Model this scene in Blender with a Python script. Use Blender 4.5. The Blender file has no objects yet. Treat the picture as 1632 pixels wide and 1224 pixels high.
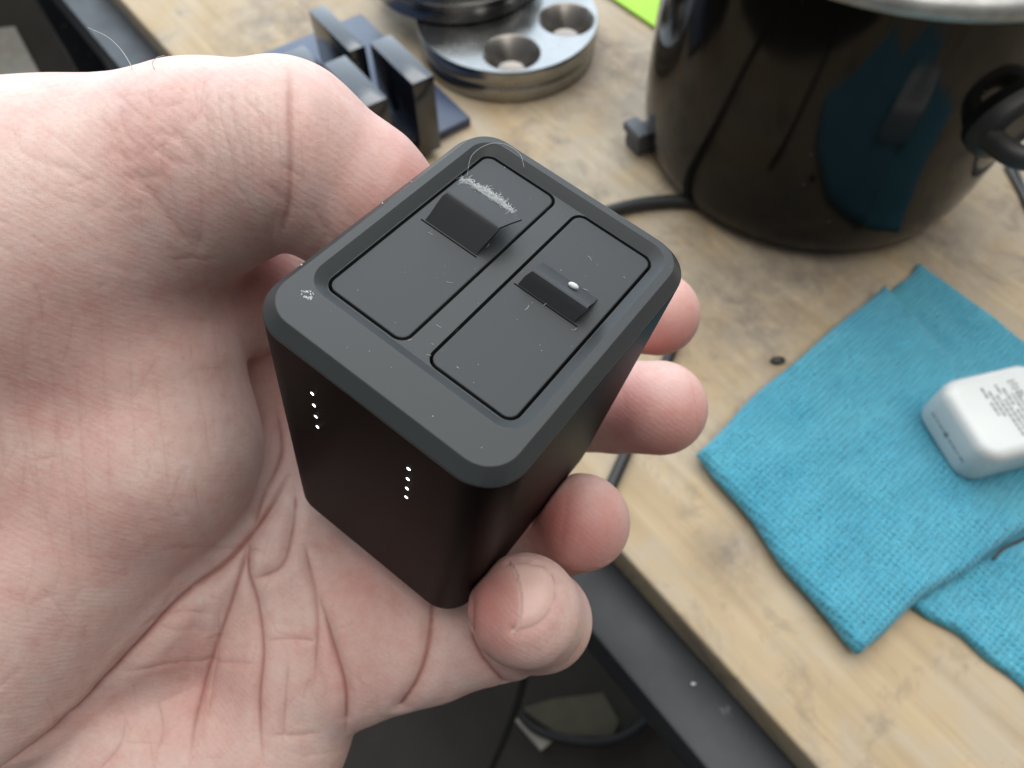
import bpy, bmesh, math, random
import numpy as np
from mathutils import Vector, Matrix

random.seed(7)
rng = np.random.default_rng(7)
scene = bpy.context.scene
COL = scene.collection

# ------------------------------------------------------------------ camera
TABLE = 0.75                       # height of the bench top above the floor
CAM_H = TABLE + 0.285
PITCH = math.radians(59)
FPX = 1160.0                       # focal length in pixels of a 1632 px wide frame
CAM = np.array([0.0, 0.0, CAM_H])
RIGHT = np.array([1.0, 0, 0])
UP = np.array([0, math.sin(PITCH), math.cos(PITCH)])
FWD = np.array([0, math.cos(PITCH), -math.sin(PITCH)])
CAM2W = np.stack([RIGHT, -UP, FWD], 1)

cam_data = bpy.data.cameras.new('camera')
cam = bpy.data.objects.new('camera', cam_data)
COL.objects.link(cam)
cam.location = CAM
cam.rotation_euler = (math.pi / 2 - PITCH, 0, 0)
cam_data.sensor_fit = 'HORIZONTAL'
cam_data.sensor_width = 36
cam_data.lens = FPX / 1632 * 36
cam_data.clip_start = 0.005
cam_data.clip_end = 50
cam_data.dof.use_dof = True
cam_data.dof.focus_distance = 0.094
cam_data.dof.aperture_fstop = 30
scene.camera = cam

# ------------------------------------------------------------------ light
world = bpy.data.worlds.new('World')
scene.world = world
world.use_nodes = True
world.node_tree.nodes['Background'].inputs[0].default_value = (0.80, 0.86, 0.92, 1)
world.node_tree.nodes['Background'].inputs[1].default_value = 0.15


def area(name, loc, target, size, power, color):
    d = bpy.data.lights.new(name, 'AREA')
    d.shape = 'RECTANGLE'
    d.size, d.size_y = size
    d.energy = power
    d.color = color
    o = bpy.data.objects.new(name, d)
    COL.objects.link(o)
    o.location = loc
    o.rotation_euler = (Vector(target) - Vector(loc)).to_track_quat('-Z', 'Y').to_euler()
    return o


area('window_light', (-0.50, 1.50, 1.90), (-0.35, 0.0, 1.85), (3.0, 2.6), 50, (0.74, 0.87, 1.0))
area('ceiling_bounce', (0.20, 0.42, 2.40), (0.0, 0.15, 0.85), (2.2, 2.0), 34, (1.0, 0.97, 0.92))

scene.view_settings.view_transform = 'Standard'
scene.view_settings.look = 'None'
scene.view_settings.exposure = 0.42
scene.view_settings.gamma = 1
scene.render.engine = 'CYCLES'
scene.cycles.use_denoising = True
scene.cycles.max_bounces = 8


# ------------------------------------------------------------------ helpers
def ray(px, py):
    return RIGHT * (px - 816) / FPX - UP * (py - 612) / FPX + FWD


def at(px, py, z=TABLE):
    """World point on the horizontal plane z seen at photo pixel px, py."""
    d = ray(px, py)
    return CAM + d * ((z - CAM[2]) / d[2])


def px_mm(px, py, z):
    return np.array([(px - 816) / FPX * z, (py - 612) / FPX * z, z])


def cam_to_world(P_mm):
    return CAM + (np.asarray(P_mm) / 1000.0) @ CAM2W.T


def tag(o, label=None, cat=None, group=None, kind=None):
    for k, v in (('label', label), ('category', cat), ('group', group), ('kind', kind)):
        if v:
            o[k] = v
    return o


def empty(name, loc=(0, 0, 0), rot=None):
    o = bpy.data.objects.new(name, None)
    o.empty_display_size = 0.01
    COL.objects.link(o)
    o.location = loc
    if rot is not None:
        o.rotation_euler = rot
    return o


def link(name, me, mat, parent=None, smooth=True, angle=None):
    o = bpy.data.objects.new(name, me)
    COL.objects.link(o)
    if mat:
        me.materials.append(mat)
    if smooth:
        me.shade_smooth()
        if angle is not None:
            me.set_sharp_from_angle(angle=math.radians(angle))
    if parent is not None:
        o.parent = parent
    return o


def mesh(name, verts, faces):
    me = bpy.data.meshes.new(name)
    me.from_pydata([tuple(map(float, v)) for v in verts], [], faces)
    me.update()
    return me


def bm_mesh(name, bm):
    me = bpy.data.meshes.new(name)
    bmesh.ops.recalc_face_normals(bm, faces=bm.faces)
    bm.to_mesh(me)
    bm.free()
    return me


def rrect(x0, x1, y0, y1, r, n=6):
    pts = []
    for cx, cy, a0 in ((x1 - r, y1 - r, 0), (x0 + r, y1 - r, 90), (x0 + r, y0 + r, 180), (x1 - r, y0 + r, 270)):
        for i in range(n + 1):
            a = math.radians(a0 + 90 * i / n)
            pts.append((cx + r * math.cos(a), cy + r * math.sin(a)))
    return pts


def loft(bm, rings, cap0=False, cap1=False, close=True):
    """rings: list of lists of 3-D points with equal length."""
    vs = [[bm.verts.new(p) for p in r] for r in rings]
    n = len(vs[0])
    for a, b in zip(vs[:-1], vs[1:]):
        for i in range(n if close else n - 1):
            j = (i + 1) % n
            bm.faces.new((a[i], a[j], b[j], b[i]))
    if cap0:
        bm.faces.new(list(reversed(vs[0])))
    if cap1:
        bm.faces.new(vs[-1])
    return vs


def bevel_box(bm, size, loc=(0, 0, 0), bev=0.001, seg=2, rot=None):
    m = Matrix.Translation(loc)
    if rot is not None:
        m = m @ rot
    g = bmesh.ops.create_cube(bm, size=1, matrix=m @ Matrix.Diagonal((*size, 1)))
    es = list({e for v in g['verts'] for e in v.link_edges})
    if bev:
        bmesh.ops.bevel(bm, geom=es, offset=bev, segments=seg, profile=0.5, affect='EDGES')


def smooth_path(pts, n=8):
    P = [np.array(p, float) for p in pts]
    P = [2 * P[0] - P[1]] + P + [2 * P[-1] - P[-2]]
    out = []
    for i in range(1, len(P) - 2):
        for k in range(n):
            t = k / n
            a, b, c, d = P[i - 1:i + 3]
            out.append(0.5 * (2 * b + (c - a) * t + (2 * a - 5 * b + 4 * c - d) * t * t + (3 * b - 3 * c + d - a) * t ** 3))
    out.append(P[-2])
    return out


def tube(bm, path, radii, sides=10):
    if not hasattr(radii, '__len__'):
        radii = [radii] * len(path)
    rings = []
    ref = np.array([0.13, 0.2, 0.97])
    for i, p in enumerate(path):
        t = path[min(i + 1, len(path) - 1)] - path[max(i - 1, 0)]
        t = t / (np.linalg.norm(t) + 1e-12)
        a = np.cross(t, ref)
        a /= np.linalg.norm(a)
        b = np.cross(t, a)
        rings.append([tuple(p + radii[i] * (a * math.cos(2 * math.pi * k / sides) + b * math.sin(2 * math.pi * k / sides))) for k in range(sides)])
    loft(bm, rings, True, True)


def lathe(bm, prof, n=64):
    rings = [[(r * math.cos(2 * math.pi * k / n), r * math.sin(2 * math.pi * k / n), z) for k in range(n)] for r, z in prof]
    loft(bm, rings)


# ------------------------------------------------------------------ materials
class NT:
    def __init__(self, name, base=(0.5, 0.5, 0.5), rough=0.5, metal=0.0, spec=0.5):
        self.m = bpy.data.materials.new(name)
        self.m.use_nodes = True
        self.t = self.m.node_tree
        self.b = self.t.nodes['Principled BSDF']
        self.set(base=base, rough=rough, metal=metal, spec=spec)

    def set(self, base=None, rough=None, metal=None, spec=None, **kw):
        b = self.b.inputs
        if base is not None: b['Base Color'].default_value = (*base, 1)
        if rough is not None: b['Roughness'].default_value = rough
        if metal is not None: b['Metallic'].default_value = metal
        if spec is not None: b['Specular IOR Level'].default_value = spec
        for k, v in kw.items():
            b[k.replace('_', ' ')].default_value = v

    def n(self, kind, **kw):
        nd = self.t.nodes.new(kind)
        for k, v in kw.items():
            if k in nd.inputs:
                nd.inputs[k].default_value = v
            else:
                setattr(nd, k, v)
        return nd

    def l(self, a, b):
        self.t.links.new(a, b)

    def coord(self, scale=(1, 1, 1), rot=(0, 0, 0), which='Object'):
        tc = self.n('ShaderNodeTexCoord')
        mp = self.n('ShaderNodeMapping')
        mp.inputs['Scale'].default_value = scale
        mp.inputs['Rotation'].default_value = rot
        self.l(tc.outputs[which], mp.inputs[0])
        return mp.outputs[0]

    def noise(self, vec, scale, detail=4, rough=0.55, dist=0.0):
        nd = self.n('ShaderNodeTexNoise', Scale=scale, Detail=detail, Roughness=rough, Distortion=dist)
        self.l(vec, nd.inputs['Vector'])
        return nd.outputs[0]

    def ramp(self, fac, stops):
        nd = self.n('ShaderNodeValToRGB')
        cr = nd.color_ramp
        while len(cr.elements) < len(stops):
            cr.elements.new(0.5)
        for e, (p, c) in zip(cr.elements, stops):
            e.position = p
            e.color = (*c, 1) if hasattr(c, '__len__') else (c, c, c, 1)
        self.l(fac, nd.inputs[0])
        return nd.outputs[0]

    def mix(self, fac, a, b, blend='MIX'):
        nd = self.n('ShaderNodeMix', data_type='RGBA', blend_type=blend)
        for s, v in ((nd.inputs[0], fac), (nd.inputs[6], a), (nd.inputs[7], b)):
            if hasattr(v, 'is_linked'):
                self.l(v, s)
            elif hasattr(v, '__len__'):
                s.default_value = (*v, 1)
            else:
                s.default_value = v
        return nd.outputs[2]

    def math(self, op, a, b=0.0, clamp=False):
        nd = self.n('ShaderNodeMath', operation=op, use_clamp=clamp)
        for s, v in ((nd.inputs[0], a), (nd.inputs[1], b)):
            if hasattr(v, 'is_linked'):
                self.l(v, s)
            else:
                s.default_value = v
        return nd.outputs[0]

    def color(self, out):
        self.l(out, self.b.inputs['Base Color'])

    def rough(self, out):
        self.l(out, self.b.inputs['Roughness'])

    def bump(self, h, strength=0.3, dist=0.001):
        nd = self.n('ShaderNodeBump', Strength=strength, Distance=dist)
        self.l(h, nd.inputs['Height'])
        prev = self.b.inputs['Normal'].links
        if prev:
            self.l(prev[0].from_socket, nd.inputs['Normal'])
        self.l(nd.outputs[0], self.b.inputs['Normal'])


EDGE_A = at(193, 0)
EDGE_B = at(1082, 980)
EDGE_D = (EDGE_B - EDGE_A) / np.linalg.norm(EDGE_B - EDGE_A)     # along the bench front edge
EDGE_N = np.array([-EDGE_D[1], EDGE_D[0], 0])                     # towards the bench
if EDGE_N[0] < 0:
    EDGE_N = -EDGE_N
EDGE_ANG = math.atan2(EDGE_D[1], EDGE_D[0])


def to_bench(px, py):
    d = at(px, py) - EDGE_A
    c, s_ = math.cos(EDGE_ANG), math.sin(EDGE_ANG)
    return (d[0] * c + d[1] * s_, -d[0] * s_ + d[1] * c)


STAINS = [(*to_bench(1195, 490), 0.06), (*to_bench(1170, 890), 0.022), (*to_bench(1280, 430), 0.05), (*to_bench(985, 110), 0.06), (*to_bench(450, 40), 0.06), (*to_bench(1225, 560), 0.02), (*to_bench(1480, 380), 0.05)]


def mat_wood():
    k = NT('worn_bench_wood', rough=0.55, spec=0.35)
    v = k.coord()
    vg = k.coord(scale=(3.0, 60, 60))
    grain = k.noise(vg, 2.2, 6, 0.6, 0.6)
    fig = k.noise(k.coord(scale=(2.2, 9, 9)), 3.0, 3, 0.5, 1.2)
    base = k.ramp(grain, [(0.25, (0.33, 0.235, 0.130)), (0.5, (0.45, 0.340, 0.205)), (0.75, (0.53, 0.415, 0.265))])
    base = k.mix(k.ramp(fig, [(0.45, 0.0), (0.62, 0.55)]), base, (0.40, 0.30, 0.18))
    # worn, greyed patches (denser away from the front edge)
    tc = k.n('ShaderNodeTexCoord')
    sp = k.n('ShaderNodeSeparateXYZ')
    k.l(tc.outputs['Object'], sp.inputs[0])
    away = k.ramp(sp.outputs['Y'], [(0.02, 0.0), (0.20, 1.0)])
    pale = k.ramp(k.math('ADD', k.noise(v, 27, 9, 0.68, 0.3), k.math('MULTIPLY', away, 0.10)), [(0.46, 0.0), (0.62, 0.9)])
    base = k.mix(k.math('MULTIPLY', pale, 0.55), base, (0.40, 0.36, 0.30))
    brown = k.ramp(k.noise(v, 16, 6, 0.65, 0.5), [(0.50, 0.0), (0.70, 0.32)])
    base = k.mix(k.math('MULTIPLY', brown, away), base, (0.26, 0.205, 0.15))
    fleck = k.noise(v, 60, 9, 0.75, 0.3)
    dirt = k.ramp(k.math('ADD', k.noise(v, 30, 9, 0.72, 0.5), k.math('MULTIPLY', away, 0.05)), [(0.53, 0.0), (0.72, 0.8)])
    for (sx, sy, sr) in STAINS:                      # spilled, smeared patches
        dv = k.n('ShaderNodeVectorMath', operation='DISTANCE')
        k.l(tc.outputs['Object'], dv.inputs[0])
        dv.inputs[1].default_value = (sx, sy, 0)
        fall = k.ramp(k.math('DIVIDE', dv.outputs['Value'], sr), [(0.0, 1.0), (1.0, 0.0)])
        spot = k.math('MULTIPLY', fall, k.ramp(fleck, [(0.33, 0.0), (0.60, 0.9)]))
        dirt = k.math('MAXIMUM', dirt, spot)
    base = k.mix(dirt, base, (0.16, 0.13, 0.105))
    speck = k.ramp(k.noise(v, 260, 3, 0.6), [(0.69, 0.0), (0.76, 0.6)])
    base = k.mix(speck, base, (0.10, 0.08, 0.065))
    k.color(base)
    k.rough(k.ramp(k.noise(v, 40, 4), [(0.3, 0.42), (0.7, 0.72)]))
    k.bump(grain, 0.15, 0.0006)
    return k.m


def mat_steel_paint():
    k = NT('dark_grey_painted_steel', rough=0.45, spec=0.4)
    v = k.coord()
    c = k.ramp(k.noise(v, 18, 5), [(0.3, (0.020, 0.023, 0.027)), (0.7, (0.038, 0.041, 0.046))])
    sp = k.ramp(k.noise(v, 90, 3, 0.5), [(0.68, 0.0), (0.75, 0.5)])
    k.color(k.mix(sp, c, (0.30, 0.30, 0.29)))
    k.rough(k.ramp(k.noise(v, 30, 4), [(0.3, 0.35), (0.7, 0.6)]))
    k.bump(k.noise(v, 500, 2), 0.1, 0.0003)
    return k.m


def mat_floor():
    k = NT('dusty_dark_floor', rough=0.8, spec=0.2)
    v = k.coord()
    c = k.ramp(k.noise(v, 3, 8, 0.65), [(0.3, (0.030, 0.026, 0.022)), (0.7, (0.065, 0.057, 0.050))])
    k.color(c)
    return k.m


def mat_plastic(name, base, rough=0.5, dust=0.35, spec=0.5):
    k = NT(name, rough=rough, spec=spec)
    v = k.coord()
    b = np.array(base)
    c = k.ramp(k.noise(v, 220, 5, 0.6), [(0.35, tuple(b * 0.85)), (0.7, tuple(b * 1.15))])
    c = k.mix(k.ramp(k.noise(v, 75, 6, 0.7, 0.5), [(0.42, 0.0), (0.68, 0.5)]), c, tuple(b * 1.5))
    d = k.ramp(k.noise(v, 1400, 4, 0.75), [(0.62, 0.0), (0.80, dust)])
    c = k.mix(d, c, tuple(np.minimum(b * 3 + 0.05, 1)))
    k.color(c)
    k.rough(k.ramp(k.noise(v, 160, 5), [(0.3, rough - 0.08), (0.7, rough + 0.10)]))
    k.bump(k.noise(v, 5500, 2), 0.12, 0.00006)
    return k.m


def mat_skin():
    k = NT('skin', rough=0.5, spec=0.35)
    k.set(Subsurface_Weight=0.22, Subsurface_Scale=0.003)
    k.b.inputs['Subsurface Radius'].default_value = (1.0, 0.36, 0.22)
    v = k.coord()
    blot = k.noise(v, 75, 4, 0.6, 0.6)
    fine = k.noise(v, 480, 5, 0.65)
    c = k.ramp(blot, [(0.30, (0.66, 0.515, 0.465)), (0.52, (0.63, 0.45, 0.405)), (0.72, (0.585, 0.355, 0.32))])
    mid = k.noise(v, 210, 4, 0.6, 0.3)
    c = k.mix(k.ramp(mid, [(0.40, 0.0), (0.66, 0.40)]), c, (0.58, 0.305, 0.26))
    c = k.mix(k.ramp(fine, [(0.38, 0.0), (0.62, 0.42)]), c, (0.71, 0.545, 0.49))
    spk = k.noise(v, 1500, 3, 0.6)
    c = k.mix(k.ramp(spk, [(0.50, 0.0), (0.66, 0.20)]), c, (0.53, 0.29, 0.245))
    vein = k.ramp(k.noise(v, 38, 3, 0.5, 1.4), [(0.56, 0.0), (0.68, 0.32)])
    c = k.mix(vein, c, (0.53, 0.43, 0.41))
    a = k.n('ShaderNodeAttribute', attribute_name='tint')
    s = k.n('ShaderNodeSeparateColor')
    k.l(a.outputs['Color'], s.inputs[0])
    c = k.mix(s.outputs[0], c, (0.46, 0.145, 0.125))     # flushed finger pads and knuckles
    c = k.mix(s.outputs[1], c, (0.30, 0.095, 0.075))     # redder skin of the flexure lines, with fold shade painted in
    c = k.mix(s.outputs[2], c, (0.72, 0.50, 0.44))      # nail plate
    k.color(c)
    rr = k.ramp(fine, [(0.3, 0.42), (0.7, 0.58)])
    k.rough(k.mix(s.outputs[2], rr, (0.24, 0.24, 0.24)))
    # papillary lines and pores
    vo = k.n('ShaderNodeTexVoronoi', Scale=2600.0, feature='DISTANCE_TO_EDGE')
    k.l(v, vo.inputs['Vector'])
    pores = k.ramp(vo.outputs[0], [(0.0, 0.0), (0.16, 1.0)])
    keep = k.math('SUBTRACT', 1.0, s.outputs[2], True)
    wv = k.n('ShaderNodeTexWave', wave_type='BANDS', bands_direction='DIAGONAL', Scale=420.0, Distortion=9.0, Detail=3.0)
    wv.inputs['Detail Scale'].default_value = 0.35
    k.l(v, wv.inputs['Vector'])
    k.bump(k.math('MULTIPLY', wv.outputs['Fac'], keep), 0.10, 0.00012)
    k.bump(k.math('MULTIPLY', pores, keep), 0.14, 0.00007)
    k.bump(k.math('MULTIPLY', k.noise(k.coord(scale=(1, 1, 1)), 900, 4, 0.7), keep), 0.30, 0.00026)
    return k.m


def mat_metal():
    k = NT('brushed_stainless_steel', base=(0.60, 0.60, 0.585), rough=0.22, metal=1.0)
    v = k.coord()
    k.rough(k.ramp(k.noise(v, 60, 4), [(0.3, 0.17), (0.7, 0.30)]))
    k.color(k.ramp(k.noise(v, 35, 5), [(0.3, (0.26, 0.26, 0.255)), (0.7, (0.34, 0.34, 0.33))]))
    return k.m


def mat_cloth():
    k = NT('blue_microfibre', rough=0.95, spec=0.1)
    k.set(Sheen_Weight=0.35, Sheen_Roughness=0.5)
    ca_, cb_ = at(1105, 727), at(1402, 458)
    v = k.coord(rot=(0, 0, -math.atan2(cb_[1] - ca_[1], cb_[0] - ca_[0])))
    wx = k.n('ShaderNodeTexWave', wave_type='BANDS', bands_direction='X', Scale=135.0, Distortion=1.2, Detail=2.0)
    wy = k.n('ShaderNodeTexWave', wave_type='BANDS', bands_direction='Y', Scale=135.0, Distortion=1.2, Detail=2.0)
    wx.inputs['Detail Scale'].default_value = 0.6
    wy.inputs['Detail Scale'].default_value = 0.6
    k.l(v, wx.inputs['Vector'])
    k.l(v, wy.inputs['Vector'])
    knit = k.math('MULTIPLY', wx.outputs['Fac'], wy.outputs['Fac'])
    fuzz = k.noise(v, 900, 5, 0.75)
    big = k.noise(v, 42, 6, 0.65)
    c = k.ramp(big, [(0.30, (0.085, 0.50, 0.72)), (0.70, (0.16, 0.68, 0.88))])
    c = k.mix(k.ramp(knit, [(0.0, 0.40), (0.30, 0.0)]), c, (0.03, 0.27, 0.40))
    c = k.mix(k.ramp(fuzz, [(0.5, 0.0), (0.75, 0.35)]), c, (0.12, 0.46, 0.56))
    sp = k.ramp(k.noise(v, 150, 3, 0.6), [(0.68, 0.0), (0.76, 0.5)])
    k.color(k.mix(sp, c, (0.02, 0.07, 0.09)))
    k.bump(knit, 1.0, 0.0024)
    k.bump(fuzz, 0.9, 0.0012)
    k.bump(big, 0.5, 0.003)
    return k.m


def mat_pot():
    k = NT('glossy_black_enamel', base=(0.006, 0.0055, 0.005), rough=0.10, spec=0.5)
    k.set(IOR=1.31)
    v = k.coord()
    k.rough(k.ramp(k.noise(v, 25, 6, 0.7), [(0.3, 0.06), (0.75, 0.15)]))
    s = k.ramp(k.noise(v, 170, 4, 0.6), [(0.71, 0.0), (0.76, 0.5)])
    k.color(k.mix(s, (0.006, 0.0055, 0.005), (0.18, 0.17, 0.155)))
    return k.m


def mat_plain(name, base, rough=0.5, metal=0.0, spec=0.5, var=0.12, scale=60, emit=None):
    k = NT(name, base=base, rough=rough, metal=metal, spec=spec)
    v = k.coord()
    b = np.array(base)
    k.color(k.ramp(k.noise(v, scale, 5), [(0.3, tuple(b * (1 - var))), (0.7, tuple(np.minimum(b * (1 + var), 1)))]))
    if emit:
        k.b.inputs['Emission Color'].default_value = (*emit[:3], 1)
        k.b.inputs['Emission Strength'].default_value = emit[3]
    return k.m


M = dict(
    wood=mat_wood(), steel=mat_steel_paint(), floor=mat_floor(), skin=mat_skin(), metal=mat_metal(), cloth=mat_cloth(), pot=mat_pot(),
    case=mat_plastic('charcoal_case_plastic', (0.036, 0.040, 0.042), 0.36, 0.15, 0.24),
    hole=mat_plain('dull_machined_steel', (0.26, 0.24, 0.22), 0.30, metal=0.95),
    body=mat_plastic('black_body_plastic', (0.004, 0.0035, 0.0035), 0.45, 0.05, 0.12),
    door=mat_plastic('charcoal_door_plastic', (0.036, 0.039, 0.042), 0.45, 0.28, 0.24),
    gap=mat_plain('black_gap', (0.004, 0.004, 0.004), 0.8, spec=0.1),
    led=mat_plain('lit_white_led', (0.9, 0.9, 0.95), 0.4, emit=(0.93, 0.94, 1.0, 6.0)),
    lint=mat_plain('white_lint', (0.55, 0.57, 0.57), 0.9, spec=0.1),
    rubber=mat_plain('black_cable_rubber', (0.015, 0.015, 0.015), 0.5),
    blk=mat_plastic('black_slab_plastic', (0.008, 0.010, 0.015), 0.12, 0.08, 0.9),
    navy=mat_plain('navy_plate_plastic', (0.03, 0.045, 0.09), 0.32),
    white=mat_plain('white_gloss_plastic', (0.60, 0.62, 0.615), 0.28, var=0.03),
    print=mat_plain('grey_print', (0.16, 0.17, 0.18), 0.6),
    lime=mat_plain('lime_green_paper', (0.36, 0.62, 0.07), 0.8, var=0.06),
    paper=mat_plain('creased_pale_paper', (0.40, 0.38, 0.33), 0.85),
    card=mat_plain('olive_cardboard', (0.10, 0.09, 0.06), 0.85),
    grey=mat_plain('grey_rubber', (0.10, 0.11, 0.12), 0.6),
    rim=mat_plain('worn_grey_rim', (0.36, 0.36, 0.345), 0.45, metal=0.6, var=0.25, scale=90),
)

M['body'].node_tree.nodes['Principled BSDF'].inputs['IOR'].default_value = 1.24

# ------------------------------------------------------------------ setting: bench, rail, floor
bench = empty('bench', (0, 0, TABLE))
# local frame of the bench: x along the front edge, y away from the edge, z up; origin on the edge
ORI = EDGE_A.copy()


def bench_pt(s, n, z=TABLE):
    p = ORI + EDGE_D * s + EDGE_N * n
    return np.array([p[0], p[1], z])


tag(bench, 'worn wooden workbench top on a dark steel frame', 'workbench')
bench.location = bench_pt(0, 0)
bench.rotation_euler = (0, 0, EDGE_ANG)
# EDGE_N is +y or -y of that frame
SGN = 1.0 if np.dot(EDGE_N, np.array([-math.sin(EDGE_ANG), math.cos(EDGE_ANG), 0])) > 0 else -1.0
bm = bmesh.new()
bevel_box(bm, (2.2, 0.85, 0.02), (0.35, SGN * 0.425, -0.01), 0.0018, 3)
link('bench_top', bm_mesh('bench_top', bm), M['wood'], bench, angle=40)
bm = bmesh.new()
bevel_box(bm, (2.2, 0.040, 0.030), (0.35, SGN * -0.006, -0.0355), 0.002, 2)
link('frame_rail', bm_mesh('frame_rail', bm), M['steel'], bench, angle=40)
bm = bmesh.new()
for x in (-0.68, 1.38):
    bevel_box(bm, (0.04, 0.04, 0.698), (x, SGN * 0.03, -0.40), 0.002, 1)
    l = link('bench_leg', bm_mesh('bench_leg', bm), M['steel'], bench, angle=40)
    bm = bmesh.new()
bm.free()

bm = bmesh.new()
bmesh.ops.create_grid(bm, x_segments=1, y_segments=1, size=4)
tag(link('floor', bm_mesh('floor', bm), M['floor'], smooth=False), kind='structure')


# ------------------------------------------------------------------ the charger held in the hand
BR = np.array([[0.79369, 0.58853, 0.1539], [0.5747, -0.6425, -0.50688], [-0.19943, 0.49075, -0.84817]])
BT = np.array([-2.819, -12.860, 88.0])
BW, BL, BH, BRAD = 36.57, 44.36, 55.2, 5.6


def box_to_cam(q):
    return np.asarray(q) @ BR.T + BT


Rw = CAM2W @ BR
Tw = cam_to_world(BT)
mw = Matrix([[*(Rw[i] * 0.001), Tw[i]] for i in range(3)] + [[0, 0, 0, 1]])
charger = empty('battery_charger')
charger.matrix_world = mw
tag(charger, 'black two-bay battery charger box with lit white dots, gripped in the hand', 'charger')


def cpart(name, bm, mat, angle=35, parent=None):
    return link(name, bm_mesh(name, bm), mat, parent or charger, angle=angle)


def ring3(pts, z):
    return [(x, y, z) for x, y in pts]


hw, hl = BW / 2, BL / 2
RX, RY0, RY1 = 15.4, -15.2, 19.5           # recess mouth
FX, FY0, FY1 = 14.1, -13.9, 18.2           # recess floor
DZ = -1.1
N = 10
# body: sides and underside
bm = bmesh.new()
o = lambda g, r: rrect(-hw + g, hw - g, -hl + g, hl - g, r, N)
loft(bm, [ring3(o(1.6, 4.0), -BH), ring3(o(0.5, 5.1), -BH + 0.4), ring3(o(0, 5.6), -BH + 1.6), ring3(o(0, 5.6), -2.1)], cap0=True)
cpart('body', bm, M['body'], 30)
# bezel: the top frame with its outer chamfer and the chamfer down to the recess
bm = bmesh.new()
loft(bm, [ring3(o(0.02, 5.6), -2.1), ring3(o(0.0, 5.6), -1.75), ring3(o(0.06, 5.55), -1.62), ring3(o(1.50, 4.2), -0.05), ring3(o(1.60, 4.1), 0.0),
          ring3(rrect(-RX - 0.1, RX + 0.1, RY0 - 0.1, RY1 + 0.1, 3.2, N), 0.0),
          ring3(rrect(-RX, RX, RY0, RY1, 3.1, N), -0.06),
          ring3(rrect(-FX - .12, FX + .12, FY0 - .12, FY1 + .12, 2.1, N), DZ + .08), ring3(rrect(-FX, FX, FY0, FY1, 2.0, N), DZ),
          ring3(rrect(-FX + .01, FX - .01, FY0 + .01, FY1 - .01, 2.0, N), DZ - 3)])
cpart('bezel', bm, M['case'], 17)
# recess floor: the plate between and round the two doors
DOORS = [(-13.62, -1.95, -13.35, 17.75), (1.76, 13.62, -13.35, 17.75)]
GAP = 0.40
bm = bmesh.new()
edges = []
for z0 in (DZ - 0.01,):
    for pts in [rrect(-FX - .3, FX + .3, FY0 - .3, FY1 + .3, 2.2, 8)] + [rrect(x0 - GAP, x1 + GAP, y0 - GAP, y1 + GAP, 1.7, 8) for x0, x1, y0, y1 in DOORS]:
        vs = [bm.verts.new((x, y, z0)) for x, y in pts]
        edges += [bm.edges.new((vs[i], vs[(i + 1) % len(vs)])) for i in range(len(vs))]
bmesh.ops.triangle_fill(bm, edges=edges, use_beauty=True, use_dissolve=False)
for x0, x1, y0, y1 in DOORS:
    pr_ = rrect(x0 - GAP, x1 + GAP, y0 - GAP, y1 + GAP, 1.7, 8)
    loft(bm, [ring3(pr_, DZ - 0.01), ring3(pr_, DZ - 2.5)])
bmesh.ops.remove_doubles(bm, verts=bm.verts, dist=0.001)
me_ = bm_mesh('recess_floor', bm)
if me_.polygons[0].normal.z < 0:
    me_.flip_normals()
link('recess_floor', me_, M['case'], charger, angle=20)
# dark floor below the doors, seen only through the gaps
bm = bmesh.new()
bevel_box(bm, (2 * FX - .1, FY1 - FY0 - .1, 0.4), (0, (FY0 + FY1) / 2, DZ - 2.6), 0, 1)
cpart('bay_floor', bm, M['gap'], 35)


def door(x0, x1, y0, y1):
    bm = bmesh.new()
    loft(bm, [ring3(rrect(x0, x1, y0, y1, 1.3, 6), DZ - 2.2), ring3(rrect(x0, x1, y0, y1, 1.3, 6), DZ - 0.14),
              ring3(rrect(x0 + .06, x1 - .06, y0 + .06, y1 - .06, 1.25, 6), DZ - 0.03), ring3(rrect(x0 + .18, x1 - .18, y0 + .18, y1 - .18, 1.15, 6), DZ + 0.0)], cap1=True)
    return cpart('door', bm, M['door'], 9)


d1, d2 = [door(*q) for q in DOORS]


def strip(secs, th, name, parent, nu=14, jag=0.0):
    """bent sheet: secs = [(u0, u1, v, z)] sections; extruded to thickness th, slightly ragged at the sides."""
    bm = bmesh.new()
    top, bot = [], []
    for i, (u0, u1, v, z) in enumerate(secs):
        j0, j1 = rng.uniform(-jag, jag, 2)
        us = np.linspace(u0 + j0, u1 + j1, nu)
        top.append([bm.verts.new((u, v, z)) for u in us])
        bot.append([bm.verts.new((u, v + th * 0.55, z - th)) for u in us])
    ns = len(secs)
    for i in range(ns - 1):
        for j in range(nu - 1):
            bm.faces.new((top[i][j], top[i][j + 1], top[i + 1][j + 1], top[i + 1][j]))
            bm.faces.new((bot[i][j], bot[i + 1][j], bot[i + 1][j + 1], bot[i][j + 1]))
        bm.faces.new((top[i][0], top[i + 1][0], bot[i + 1][0], bot[i][0]))
        bm.faces.new((top[i][-1], bot[i][-1], bot[i + 1][-1], top[i + 1][-1]))
    for i in (0, ns - 1):
        for j in range(nu - 1):
            bm.faces.new((top[i][j], bot[i][j], bot[i][j + 1], top[i][j + 1]))
    return cpart(name, bm, M['door'], 30, parent)


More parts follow.
